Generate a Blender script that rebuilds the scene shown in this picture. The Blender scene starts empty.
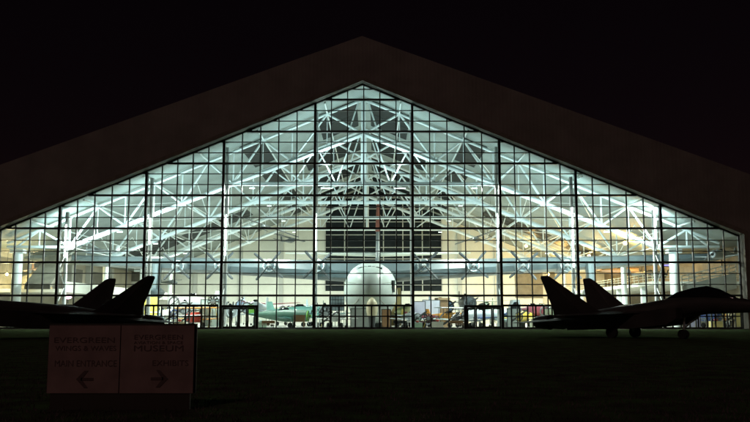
import bpy, math, random
from mathutils import Vector, Matrix

random.seed(7)
S = bpy.context.scene
COL = S.collection
R = math.radians
PI = math.pi

# ------------------------------------------------------------------ camera
F_PX = 850.0                      # focal length in photo pixels (photo 750 x 422)
PITCH = math.atan(105.0 / F_PX)
EYE = 1.5
cd = bpy.data.cameras.new('camera')
cd.sensor_width = 36.0
cd.lens = 36.0 * F_PX / 750.0
cd.clip_start = 0.1
cd.clip_end = 5000
cam = bpy.data.objects.new('camera', cd)
COL.objects.link(cam)
cam.location = (0, 0, EYE)
cam.rotation_euler = (PI / 2 + PITCH, 0, 0)
S.camera = cam


def at(px, py, Y):
    """Point of the place at distance Y that the photo shows at (px, py)."""
    x = (px - 375.0) / F_PX
    v = (211.0 - py) / F_PX
    d = Vector((x, math.cos(PITCH) - v * math.sin(PITCH), math.sin(PITCH) + v * math.cos(PITCH)))
    d *= Y / d.y
    return Vector((d.x, d.y, d.z + EYE))


# ------------------------------------------------------------------ materials
def mat(name, col, rough=0.5, metal=0.0, noise=0.0, nscale=4.0, bump=0.0, bscale=20.0, emit=None, estr=0.0, col2=None, spec=None, coords='Object', stretch=None):
    m = bpy.data.materials.new(name)
    m.use_nodes = True
    nt = m.node_tree
    b = nt.nodes['Principled BSDF']
    b.inputs['Base Color'].default_value = (*col, 1)
    b.inputs['Roughness'].default_value = rough
    b.inputs['Metallic'].default_value = metal
    if spec is not None:
        b.inputs['Specular IOR Level'].default_value = spec
    if emit:
        b.inputs['Emission Color'].default_value = (*emit, 1)
        b.inputs['Emission Strength'].default_value = estr
    src = None
    if noise or bump:
        tc = nt.nodes.new('ShaderNodeTexCoord')
        src = tc.outputs[coords]
        if stretch:
            mp = nt.nodes.new('ShaderNodeMapping')
            mp.inputs['Scale'].default_value = stretch
            nt.links.new(src, mp.inputs['Vector'])
            src = mp.outputs['Vector']
    if noise:
        n = nt.nodes.new('ShaderNodeTexNoise')
        n.inputs['Scale'].default_value = nscale
        n.inputs['Detail'].default_value = 6
        nt.links.new(src, n.inputs['Vector'])
        r = nt.nodes.new('ShaderNodeValToRGB')
        c2 = col2 or tuple(max(0, c * (1 - noise)) for c in col)
        r.color_ramp.elements[0].position = 0.35
        r.color_ramp.elements[1].position = 0.65
        r.color_ramp.elements[0].color = (*c2, 1)
        r.color_ramp.elements[1].color = (*col, 1)
        nt.links.new(n.outputs['Fac'], r.inputs['Fac'])
        nt.links.new(r.outputs['Color'], b.inputs['Base Color'])
    if bump:
        n2 = nt.nodes.new('ShaderNodeTexNoise')
        n2.inputs['Scale'].default_value = bscale
        n2.inputs['Detail'].default_value = 4
        nt.links.new(src, n2.inputs['Vector'])
        bp = nt.nodes.new('ShaderNodeBump')
        bp.inputs['Strength'].default_value = bump
        bp.inputs['Distance'].default_value = 0.05
        nt.links.new(n2.outputs['Fac'], bp.inputs['Height'])
        nt.links.new(bp.outputs['Normal'], b.inputs['Normal'])
    return m


def ribbed(name, col, axis, pitch, depth, rough=0.5, dark=0.75, noise_scale=0.3):
    """Profiled metal sheet: ribs as bump, faint weathering."""
    m = mat(name, col, rough, noise=1 - dark, nscale=noise_scale)
    nt = m.node_tree
    b = nt.nodes['Principled BSDF']
    tc = nt.nodes.new('ShaderNodeTexCoord')
    w = nt.nodes.new('ShaderNodeTexWave')
    w.wave_type = 'BANDS'
    w.bands_direction = axis
    w.inputs['Scale'].default_value = 0.314 / pitch
    nt.links.new(tc.outputs['Object'], w.inputs['Vector'])
    bp = nt.nodes.new('ShaderNodeBump')
    bp.inputs['Strength'].default_value = 1.0
    bp.inputs['Distance'].default_value = depth
    nt.links.new(w.outputs['Color'], bp.inputs['Height'])
    nt.links.new(bp.outputs['Normal'], b.inputs['Normal'])
    return m


def glass_mat(name, tint=(0.93, 0.97, 0.95), gloss=0.05):
    m = bpy.data.materials.new(name)
    m.use_nodes = True
    nt = m.node_tree
    nt.nodes.clear()
    out = nt.nodes.new('ShaderNodeOutputMaterial')
    t = nt.nodes.new('ShaderNodeBsdfTransparent')
    t.inputs['Color'].default_value = (*tint, 1)
    g = nt.nodes.new('ShaderNodeBsdfGlossy')
    g.inputs['Roughness'].default_value = 0.03
    mx = nt.nodes.new('ShaderNodeMixShader')
    mx.inputs[0].default_value = gloss
    nt.links.new(t.outputs[0], mx.inputs[1])
    nt.links.new(g.outputs[0], mx.inputs[2])
    nt.links.new(mx.outputs[0], out.inputs['Surface'])
    return m


def lamp_mat(name, col, strength):
    return mat(name, (0.8, 0.8, 0.8), emit=col, estr=strength)


M = dict(
    steel=mat('white_painted_steel', (0.80, 0.86, 0.86), 0.45, noise=0.08, nscale=1.5),
    ceiling=ribbed('roof_liner', (0.29, 0.335, 0.32), 'Y', 0.55, 0.04, 0.6, 0.78, 0.25),
    dark_glass=mat('night_glass', (0.010, 0.016, 0.018), 0.5, noise=0.5, nscale=0.5, spec=0.15),
    frame=mat('dark_bronze_frame', (0.016, 0.017, 0.016), 0.4, noise=0.3, nscale=3),
    gable=ribbed('brown_metal_cladding', (0.20, 0.178, 0.168), 'X', 0.45, 0.008, 0.65, 0.75, 0.35),
    trim=mat('stone_trim', (0.17, 0.15, 0.125), 0.7, noise=0.25, nscale=1.5),
    roofing=ribbed('dark_roof_sheet', (0.17, 0.15, 0.14), 'Y', 0.5, 0.03, 0.6, 0.8),
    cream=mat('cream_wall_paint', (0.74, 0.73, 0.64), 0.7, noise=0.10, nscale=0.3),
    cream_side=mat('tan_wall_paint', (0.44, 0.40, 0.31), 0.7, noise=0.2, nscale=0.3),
    pier=mat('grey_pier_paint', (0.50, 0.50, 0.45), 0.7, noise=0.1, nscale=0.5),
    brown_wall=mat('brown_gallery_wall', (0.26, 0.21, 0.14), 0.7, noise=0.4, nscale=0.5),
    floor=mat('polished_concrete', (0.5, 0.5, 0.46), 0.25, noise=0.15, nscale=0.4),
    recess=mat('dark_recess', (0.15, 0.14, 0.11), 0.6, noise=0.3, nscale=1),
    glass=glass_mat('window_glass'),
    grass=mat('night_lawn', (0.07, 0.118, 0.045), 0.9, noise=0.6, nscale=1.2, bump=0.8, bscale=30, col2=(0.05, 0.045, 0.035), spec=0.0),
    blade=mat('grass_blade', (0.12, 0.095, 0.10), 0.8, noise=0.5, nscale=0.6, spec=0.0),
    paving=mat('concrete_paving', (0.13, 0.125, 0.11), 0.9, noise=0.3, nscale=1.0, bump=0.3),
    jet=mat('dull_grey_jet_paint', (0.055, 0.052, 0.050), 0.5, noise=0.35, nscale=0.9),
    jet_dark=mat('jet_dark_paint', (0.022, 0.021, 0.021), 0.5, noise=0.3, nscale=2),
    jet_glass=mat('jet_canopy_glass', (0.01, 0.012, 0.014), 0.08),
    rubber=mat('black_rubber', (0.015, 0.015, 0.015), 0.8),
    sign=mat('pale_sign_panel', (0.30, 0.20, 0.19), 0.6, noise=0.28, nscale=2.5),
    sign_ink=mat('black_sign_lettering', (0.10, 0.062, 0.062), 0.6),
    sign_post=mat('dark_sign_post', (0.035, 0.03, 0.022), 0.6),
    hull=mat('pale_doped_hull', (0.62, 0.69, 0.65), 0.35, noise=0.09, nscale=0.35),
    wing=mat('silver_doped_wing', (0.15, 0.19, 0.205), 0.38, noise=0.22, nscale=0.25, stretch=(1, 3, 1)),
    dark=mat('dark_grey_paint', (0.05, 0.055, 0.055), 0.5),
    blade_metal=mat('prop_blade_metal', (0.035, 0.04, 0.043), 0.5),
    chrome=mat('bright_metal', (0.72, 0.77, 0.78), 0.25, metal=0.7),
    yellow=mat('yellow_paint', (0.65, 0.48, 0.06), 0.5),
    fin_red=mat('rust_red_paint', (0.42, 0.15, 0.11), 0.5, noise=0.4, nscale=0.6),
    cool_lamp=lamp_mat('cool_lamp_lens', (0.9, 1.0, 0.97), 5),
    tube_lamp=lamp_mat('cool_tube_lamp', (0.9, 1.0, 1.0), 9),
    amber_lamp=lamp_mat('amber_lamp_lens', (1.0, 0.68, 0.22), 16),
    purple_sign=lamp_mat('violet_lit_panel', (0.32, 0.25, 1.0), 1.4),
    pink_lamp=lamp_mat('pink_lamp_lens', (1.0, 0.55, 0.8), 4),
)
_paint = {}


def paint(c, rough=0.4, noise=0.12):
    k = (c, rough)
    if k not in _paint:
        _paint[k] = mat('exhibit_paint', c, rough, noise=noise, nscale=1.5)
    return _paint[k]


# ------------------------------------------------------------------ mesh helpers
class MB:
    def __init__(self):
        self.v, self.f = [], []

    def add(self, vs, fs):
        o = len(self.v)
        self.v += [tuple(p) for p in vs]
        self.f += [tuple(i + o for i in q) for q in fs]
        return self

    def box(self, c, s, rz=0.0):
        hx, hy, hz = s[0] / 2, s[1] / 2, s[2] / 2
        ca, sa = math.cos(rz), math.sin(rz)
        vs = []
        for dz in (-hz, hz):
            for dx, dy in ((-hx, -hy), (hx, -hy), (hx, hy), (-hx, hy)):
                vs.append((c[0] + dx * ca - dy * sa, c[1] + dx * sa + dy * ca, c[2] + dz))
        return self.add(vs, [(3, 2, 1, 0), (4, 5, 6, 7), (0, 1, 5, 4), (1, 2, 6, 5), (2, 3, 7, 6), (3, 0, 4, 7)])

    def span(self, lo, hi):
        return self.box([(a + b) / 2 for a, b in zip(lo, hi)], [abs(b - a) for a, b in zip(lo, hi)])

    def tube(self, a, b, r, r2=None, n=8, cap=True):
        a, b = Vector(a), Vector(b)
        r2 = r if r2 is None else r2
        d = (b - a).normalized()
        u = d.orthogonal().normalized()
        w = d.cross(u)
        vs = []
        for p, rr in ((a, r), (b, r2)):
            for i in range(n):
                t = 2 * PI * i / n
                vs.append(p + u * math.cos(t) * rr + w * math.sin(t) * rr)
        fs = [(i, (i + 1) % n, n + (i + 1) % n, n + i) for i in range(n)]
        if cap:
            fs += [tuple(range(n - 1, -1, -1)), tuple(range(n, 2 * n))]
        return self.add(vs, fs)

    def loft(self, rings, cap=True):
        n = len(rings[0])
        vs = [p for r in rings for p in r]
        fs = []
        for k in range(len(rings) - 1):
            for i in range(n):
                j = (i + 1) % n
                fs.append((k * n + i, k * n + j, (k + 1) * n + j, (k + 1) * n + i))
        if cap:
            fs += [tuple(range(n - 1, -1, -1)), tuple(range((len(rings) - 1) * n, len(rings) * n))]
        return self.add(vs, fs)

    def prism(self, pts, off):
        """Outline of 3-D points pushed along off."""
        off = Vector(off)
        n = len(pts)
        vs = [Vector(p) for p in pts] + [Vector(p) + off for p in pts]
        fs = [tuple(range(n - 1, -1, -1)), tuple(range(n, 2 * n))]
        fs += [(i, (i + 1) % n, n + (i + 1) % n, n + i) for i in range(n)]
        return self.add(vs, fs)

    def quad(self, a, b, c, d):
        return self.add([a, b, c, d], [(0, 1, 2, 3)])

    def ball(self, c, r, nu=12, nv=8, sc=(1, 1, 1)):
        rings = []
        for k in range(nv + 1):
            t = -PI / 2 + PI * k / nv
            rr = max(math.cos(t), 0.01) * r
            rings.append([(c[0] + rr * math.cos(2 * PI * i / nu) * sc[0], c[1] + rr * math.sin(2 * PI * i / nu) * sc[1], c[2] + r * math.sin(t) * sc[2]) for i in range(nu)])
        return self.loft(rings)

    def torus(self, c, Rr, r, axis='Y', n=18, m=6):
        rings = []
        for i in range(n + 1):
            t = 2 * PI * i / n
            ring = []
            for j in range(m):
                s = 2 * PI * j / m
                rad = Rr + r * math.cos(s)
                h = r * math.sin(s)
                p = {'Y': (rad * math.cos(t), h, rad * math.sin(t)), 'Z': (rad * math.cos(t), rad * math.sin(t), h), 'X': (h, rad * math.cos(t), rad * math.sin(t))}[axis]
                ring.append((c[0] + p[0], c[1] + p[1], c[2] + p[2]))
            rings.append(ring)
        return self.loft(rings, cap=False)

    def build(self, name, m, parent=None, smooth=False):
        me = bpy.data.meshes.new(name)
        me.from_pydata(self.v, [], self.f)
        me.validate()
        import bmesh
        bm = bmesh.new()
        bm.from_mesh(me)
        bmesh.ops.recalc_face_normals(bm, faces=bm.faces)
        bm.to_mesh(me)
        bm.free()
        if smooth:
            me.shade_smooth()
            try:
                me.set_sharp_from_angle(angle=R(40))
            except Exception:
                pass
        me.materials.append(m)
        o = bpy.data.objects.new(name, me)
        COL.objects.link(o)
        o.parent = parent
        return o


def tag(o, label, cat, group=None):
    o['label'] = label
    o['category'] = cat
    if group:
        o['group'] = group
    return o


def empty(name, loc=(0, 0, 0), rz=0.0, label=None, cat=None, group=None):
    o = bpy.data.objects.new(name, None)
    COL.objects.link(o)
    o.location = loc
    o.rotation_euler = (0, 0, rz)
    if label:
        tag(o, label, cat, group)
    return o


def kids(o):
    return [c for c in COL.objects if c.parent is o]


def copy_tree(o, parent=None, ch=None):
    c = o.copy()
    COL.objects.link(c)
    c.parent = parent
    for k in kids(o):
        copy_tree(k, c)
    return c


# ------------------------------------------------------------------ dimensions read off the place
YG = 100.0                                   # glass wall
CX = at(362.5, 200, YG).x                    # ridge line
ZP = at(362.5, 84, YG).z                     # top of the glass
XR = at(741, 280, YG).x                      # glass edge
HALF = XR - CX
XL = CX - HALF
ZE = at(741, 235.5, YG).z                    # glass height at the edge
SL = (ZP - ZE) / HALF
YB = 182.0                                   # back wall
WX = 50.5                                    # half width of the hall inside


def ztop(x):
    return ZP - SL * abs(x - CX)


# ------------------------------------------------------------------ ground
g = MB()
g.quad((-900, -60, 0), (900, -60, 0), (900, 1500, 0), (-900, 1500, 0))
ground = g.build('ground', M['grass'])
ground['kind'] = 'structure'
p = MB()
p.span((CX - 60, 97.9, -0.05), (CX + 60, 98.55, 0.03))
path = p.build('path', M['paving'])
path['kind'] = 'structure'

gb = MB()
rg = random.Random(3)
for i in range(26000):
    y = 7.5 + (rg.random() ** 1.8) * 34
    x = (rg.random() - 0.5) * y * 0.95
    h = rg.uniform(0.03, 0.085)
    a = rg.uniform(0, 2 * PI)
    w = rg.uniform(0.006, 0.014)
    lx, ly = rg.uniform(-0.04, 0.04), rg.uniform(-0.04, 0.04)
    gb.add([(x - w * math.cos(a), y - w * math.sin(a), 0), (x + w * math.cos(a), y + w * math.sin(a), 0), (x + lx, y + ly, h)], [(0, 1, 2)])
me = bpy.data.meshes.new('grass')
me.from_pydata(gb.v, [], gb.f)
me.materials.append(M['blade'])
go = bpy.data.objects.new('grass', me)
COL.objects.link(go)
tag(go, 'short dark grass blades of the lawn in front of the sign and the jets', 'grass')
go['kind'] = 'stuff'

# ------------------------------------------------------------------ museum building
B = empty('museum_building', (0, 0, 0), 0, 'huge gabled museum hall with a brightly lit glass front wall', 'building')
YF = 98.6                                    # face of the brown gable cladding

# brown gable wall round the glass, pixel outline of its outer edge put at its own distance
outer = [at(362, 36, YF), at(595, 119, YF), at(760, 178, YF)]
sl_o = (outer[0].z - outer[1].z) / (outer[1].x - outer[0].x)
XO = 63.0
zo = outer[0].z


def zout(x):
    return zo - sl_o * abs(x - outer[0].x)


TR = 0.45                                     # trim width
gl = [(XL, 0), (XL, ZE), (CX, ZP), (XR, ZE), (XR, 0)]
inn = [(XL - TR, 0), (XL - TR, ZE + TR * 0.8), (CX, ZP + TR * 1.08), (XR + TR, ZE + TR * 0.8), (XR + TR, 0)]
oux = [(CX - XO, 0), (CX - XO, zout(CX - XO)), (outer[0].x, zo), (CX + XO, zout(CX + XO)), (CX + XO, 0)]
gw = MB()
for k in range(4):
    a, b, c, d = inn[k], inn[k + 1], oux[k + 1], oux[k]
    gw.prism([(q[0], YF, q[1]) for q in (a, b, c, d)], (0, 1.2, 0))
gw.build('gable_wall', M['gable'], B)
tr = MB()
for k in range(4):
    a, b, c, d = gl[k], gl[k + 1], inn[k + 1], inn[k]
    tr.prism([(q[0], YF - 0.12, q[1]) for q in (a, b, c, d)], (0, 1.55, 0))
tr.build('window_trim', M['trim'], B)

# roof above and ceiling below
rf = MB()
for s in (-1, 1):
    x1 = CX + s * (XO - 0.05)
    rf.prism([(outer[0].x, YF + 0.02, zo - 0.3), (x1, YF + 0.02, zout(x1) - 0.3), (x1, YF + 0.02, zout(x1) - 0.02), (outer[0].x, YF + 0.02, zo - 0.02)], (0, YB + 2 - YF, 0))
rf.build('roof', M['roofing'], B)
ce = MB()
for s in (-1, 1):
    xe = CX + s * HALF
    xw = CX + s * (WX + 0.3)
    ce.prism([(CX, 99.9, ZP + 0.08), (xe, 99.9, ZE + 0.08), (xe, 99.9, ZE + 0.4), (CX, 99.9, ZP + 0.4)], (0, YB + 0.3 - 99.9, 0))
    ce.prism([(xe, 99.9, ZE + 0.08), (xw, 99.9, ZE + 0.02), (xw, 99.9, ZE + 0.34), (xe, 99.9, ZE + 0.4)], (0, YB + 0.3 - 99.9, 0))
ce.build('ceiling', M['ceiling'], B)


def skylight(x0, x1, y0, y1, nb=4):
    """Dark glazed strip set under one roof slope, with pale bars."""
    m = MB()
    z0, z1 = ztop(x0) + 0.03, ztop(x1) + 0.03
    m.prism([(x0, y0, z0), (x1, y0, z1), (x1, y1, z1), (x0, y1, z0)], (0, 0, 0.04))
    o = m.build('skylight', M['dark_glass'], B)
    b = MB()
    n = 2
    for i in range(n + 1):
        y = y0 + (y1 - y0) * i / n
        b.tube((x0, y, z0 - 0.03), (x1, y, z1 - 0.03), 0.04, n=4)
    b.build('skylight_bar', M['dark'], o)
    return o


for s in (-1, 1):
    for y0 in (106.5, 124.5, 144.5, 164.5):
        skylight(CX + s * 0.9, CX + s * (6.0 if y0 < 110 else 9.5), y0, y0 + 14.5)           # beside the ridge
        skylight(CX + s * 13.0, CX + s * 15.8, y0, y0 + 14.5)         # half way down the slope
    skylight(CX + s * 33.5, CX + s * 43.5, 146, 158)                  # low, across the slope
    skylight(CX + s * 21.5, CX + s * 33.0, 151, 159)

# walls and floor inside
bw = MB()
XD0, XD1, ZD = at(325, 280, YB).x, at(442, 280, YB).x, at(380, 291, YB).z
bw.prism([(CX - WX, YB, 0), (XD0, YB, 0), (XD0, YB, ztop(XD0)), (CX - HALF, YB, ZE), (CX - WX, YB, ZE)], (0, 0.3, 0))
bw.prism([(CX + WX, YB, 0), (XD1, YB, 0), (XD1, YB, ztop(XD1)), (CX + HALF, YB, ZE), (CX + WX, YB, ZE)], (0, 0.3, 0))
bw.span((XD0, YB, 0), (XD1, YB + 0.3, ZD))
bwo = bw.build('back_wall', M['cream'], B)
pl = MB()
for px in (157, 195, 240, 281, 460, 497, 545, 588):
    x = at(px, 300, YB).x
    pl.span((x - 0.45, YB - 0.4, 0), (x + 0.45, YB - 0.002, ztop(x) - 0.6 if abs(x - CX) < HALF else ZE - 0.6))
pl.build('pilaster', M['pier'], bwo)
dk = MB()
dk.prism([(XD0, YB + 0.1, ZD), (XD1, YB + 0.1, ZD), (XD1, YB + 0.1, ztop(XD1)), (CX, YB + 0.1, ZP), (XD0, YB + 0.1, ztop(XD0))], (0, 0.1, 0))
bwin = dk.build('back_window', M['dark_glass'], bwo)
wf = MB()
for i in range(7):
    x = XD0 + (XD1 - XD0) * i / 6
    wf.span((x - 0.1, YB - 0.25, ZD), (x + 0.1, YB - 0.01, min(ztop(x), ZP) - 0.5))
for py in (285, 272, 259, 247.5, 235, 222, 209, 198):
    z = at(380, py, YB).z
    wf.span((XD0, YB - 0.35, z - 0.08), (XD1, YB - 0.26, z + 0.08))
wf.build('back_window_frame', M['pier'], bwo)
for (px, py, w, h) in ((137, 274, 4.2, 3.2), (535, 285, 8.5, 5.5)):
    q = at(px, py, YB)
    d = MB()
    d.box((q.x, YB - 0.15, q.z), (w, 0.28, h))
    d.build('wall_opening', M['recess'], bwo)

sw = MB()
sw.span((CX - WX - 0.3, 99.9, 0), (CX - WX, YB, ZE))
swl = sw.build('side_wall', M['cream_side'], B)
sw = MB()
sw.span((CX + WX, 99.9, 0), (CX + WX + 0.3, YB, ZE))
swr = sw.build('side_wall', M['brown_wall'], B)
fl = MB()
fl.span((CX - WX, 99.5, -0.2), (CX + WX, YB, 0.02))
fl.build('floor', M['floor'], B)
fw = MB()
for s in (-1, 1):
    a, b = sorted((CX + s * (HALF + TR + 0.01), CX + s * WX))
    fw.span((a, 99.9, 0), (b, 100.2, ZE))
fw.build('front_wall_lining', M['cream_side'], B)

# galleries on both sides
gal = MB()
gal.span((CX - WX, 112, 4.6), (CX - 39, 178, 5.05))
gal.span((CX - 39.3, 112, 5.05), (CX - 39, 178, 6.0))
glo = gal.build('gallery', M['cream'], B)
gd = MB()
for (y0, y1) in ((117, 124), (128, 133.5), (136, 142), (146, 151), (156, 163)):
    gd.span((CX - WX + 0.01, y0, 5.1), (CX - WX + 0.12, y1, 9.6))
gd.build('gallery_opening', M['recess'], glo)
gp = MB()
for y in (115, 126, 134.7, 144, 153.5, 166):
    gp.span((CX - WX + 0.0, y - 0.6, 5.1), (CX - WX + 0.9, y + 0.6, ZE - 0.3))
gp.build('gallery_pier', M['pier'], glo)
st = MB()
st.prism([(CX - 38.9, 106, 5.4), (CX - 38.9, 113, 9.6), (CX - 38.9, 113, 9.0), (CX - 38.9, 106, 4.8)], (-3.2, 0, 0))
st.prism([(at(-14, 293, 122).x, 122, 4.9), (at(52, 264, 122).x, 122, at(52, 264, 122).z), (at(52, 290, 122).x, 122, 5.2)], (0, 1.2, 0))
st.build('gallery_stair', M['recess'], glo)

gr = MB()
gr.span((CX + 38.5, 114, 5.6), (CX + WX, 178, 6.1))
gro = gr.build('gallery', M['cream'], B)
ra = MB()
for z in (6.5, 6.85, 7.2):
    ra.tube((CX + 38.6, 114, z), (CX + 38.6, 178, z), 0.045, n=6)
    ra.tube((CX + 38.6, 114, z), (CX + WX, 114, z), 0.045, n=6)
y = 114
while y <= 178:
    ra.tube((CX + 38.6, y, 6.1), (CX + 38.6, y, 7.2), 0.05, n=6)
    y += 2.0
ra.build('railing', paint((0.5, 0.48, 0.36)), gro)
gs = MB()
for y in (120, 132, 144, 156, 168):
    gs.span((CX + 38.9, y - 0.3, 0.02), (CX + 39.5, y + 0.3, 5.6))
gs.build('gallery_support', M['steel'], gro)
gl2 = MB()
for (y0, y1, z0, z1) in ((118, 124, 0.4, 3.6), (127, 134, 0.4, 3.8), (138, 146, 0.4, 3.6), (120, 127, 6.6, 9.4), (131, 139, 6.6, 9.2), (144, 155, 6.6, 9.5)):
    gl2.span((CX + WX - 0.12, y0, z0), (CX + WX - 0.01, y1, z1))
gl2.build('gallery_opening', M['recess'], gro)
# sloping white ramp railing, right-hand gallery
rp = MB()
for dz in (0.0, 0.5, 1.0):
    a, b = at(682, 284, 108), at(736, 271, 108)
    rp.tube((a.x, 108, a.z + dz), (b.x, 108, b.z + dz), 0.06, n=6)
for i in range(9):
    t = i / 8
    q = a.lerp(b, t)
    rp.tube((q.x, 108, q.z - 0.2), (q.x, 108, q.z + 1.0), 0.05, n=6)
rp.prism([(a.x, 108, a.z - 0.2), (b.x, 108, b.z - 0.2), (b.x, 108, b.z - 2.2), (a.x, 108, a.z - 2.2)], (0, 0.3, 0))
rp.build('ramp', M['pier'], gro)

# ---- glass wall
gv = MB()
gv.prism([(x, YG, z) for x, z in gl], (0, 0.03, 0))
gw_o = gv.build('glass_wall', M['glass'], B)
major_px = [59.3, 145, 222.3, 314.3, 412.8, 500.6, 577, 661]
MX = [at(px, 235, YG).x for px in major_px]
edges = [XL] + MX + [XR]
tz = [at(375, py, YG).z for py in (295.5, 262.3, 228.4, 195.4, 163.6, 131.8, 99.9)]
for x in MX:
    m = MB()
    m.span((x - 0.145, YG - 0.22, 0), (x + 0.145, YG + 0.26, ztop(x) - 0.02))
    m.build('mullion', M['frame'], gw_o)


def half_at(z):
    return HALF if z <= ZE else (ZP - z) / SL


for z in tz:
    h = half_at(z + 0.14)
    m = MB()
    m.span((CX - h, YG - 0.20, z - 0.115), (CX + h, YG + 0.24, z + 0.115))
    m.build('transom', M['frame'], gw_o)
bars = MB()
for k in range(len(edges) - 1):
    a, b = edges[k], edges[k + 1]
    n = 6 if k == 4 else 5
    for i in range(1, n):
        x = a + (b - a) * i / n
        z0 = 2.6 if True else 0
        bars.span((x - 0.06, YG - 0.12, 0), (x + 0.06, YG + 0.14, ztop(x) - 0.02))
zs = [0.0] + tz + [ZP]
for k in range(1, len(zs) - 1):
    a, b = zs[k], zs[k + 1]
    for i in (1, 2):
        z = a + (tz[1] - tz[0]) * i / 3
        if z > ZP - 0.4:
            continue
        h = half_at(z + 0.05)
        bars.span((CX - h, YG - 0.105, z - 0.05), (CX + h, YG + 0.125, z + 0.05))
bars.build('glazing_bars', M['frame'], gw_o)
ef = MB()
for k in range(4):
    a, b = gl[k], gl[k + 1]
    va, vb = Vector((a[0], YG, a[1])), Vector((b[0], YG, b[1]))
    ef.tube(va, vb, 0.2, n=6)
ef.tube((XL, YG, 0.08), (XR, YG, 0.08), 0.14, n=4)
ef.build('edge_frame', M['frame'], gw_o)

# low closely barred storefront sections along the foot of the glass
ZS, ZM = at(375, 305.5, YG).z, at(375, 316.3, YG).z


def storefront(px0, px1, step=8.4):
    x0, x1 = at(px0, 316, YG).x, at(px1, 316, YG).x
    n = max(1, round((px1 - px0) / step))
    m = MB()
    for i in range(n + 1):
        x = x0 + (x1 - x0) * i / n
        m.span((x - 0.085, YG - 0.34, 0), (x + 0.085, YG - 0.225, ZS))
    for z, t in ((ZS, 0.12), (ZM, 0.07), (0.12, 0.09)):
        m.span((x0 - 0.08, YG - 0.37, z - t), (x1 + 0.08, YG - 0.2, z + t))
    return m.build('storefront_bars', M['frame'], gw_o)


for a, b in ((0, 58), (60, 143), (146, 218), (315, 412), (503, 576), (579, 660), (663, 740)):
    storefront(a, b)


def entrance(px0, px1):
    x0, x1 = at(px0, 316, YG).x, at(px1, 316, YG).x
    e = MB()
    zt = ZS + 0.05
    e.span((x0 - 0.16, YG - 0.6, 0.02), (x0 + 0.16, YG - 0.2, zt))
    e.span((x1 - 0.16, YG - 0.6, 0.02), (x1 + 0.16, YG - 0.2, zt))
    e.span((x0 + 0.16, YG - 0.6, zt - 0.3), (x1 - 0.16, YG - 0.2, zt))
    eo = e.build('entrance', M['frame'], B)
    n = 4
    w = (x1 - x0 - 0.36) / n
    for i in range(n):
        a = x0 + 0.18 + w * i
        f = MB()
        f.span((a + 0.01, YG - 0.5, 0.05), (a + 0.17, YG - 0.42, zt - 0.31))
        f.span((a + w - 0.17, YG - 0.5, 0.05), (a + w - 0.01, YG - 0.42, zt - 0.31))
        f.span((a + 0.17, YG - 0.5, 0.05), (a + w - 0.17, YG - 0.42, 0.3))
        f.span((a + 0.17, YG - 0.5, zt - 0.5), (a + w - 0.17, YG - 0.42, zt - 0.31))
        hx = a + (w - 0.24 if i % 2 == 0 else 0.24)
        f.tube((hx, YG - 0.56, 0.8), (hx, YG - 0.56, 1.4), 0.025, n=6)
        f.build('door', M['frame'], eo)


entrance(221.5, 257.5)
entrance(465, 502)

# ---- wind columns behind each mullion
for x in MX:
    w = MB()
    zt = ztop(x) - 0.5
    yb = 102.4
    w.tube((x, yb, 0), (x, yb, zt), 0.24, n=10)
    z = 1.0
    k = 0
    while z + 2.0 < zt:
        w.tube((x, YG + 0.3, z if k % 2 else z + 2.0), (x, yb, z + 2.0 if k % 2 else z), 0.06, n=6)
        z += 2.0
        k += 1
    w.build('wind_column', M['steel'], B, smooth=True)

# ---- roof trusses
LOW0 = at(362.5, 134, 106).z
NODES = [0.0, 9.05, 16.4, 22.8, 29.9, 36.7]
TOPS = [4.6, 12.7, 19.6, 26.3, 33.3]


def zlow(d):
    return max(LOW0 - 0.392 * d, LOW0 - 0.392 * NODES[-1])


def ztp(d):
    return ZP - SL * d - 0.38


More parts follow.
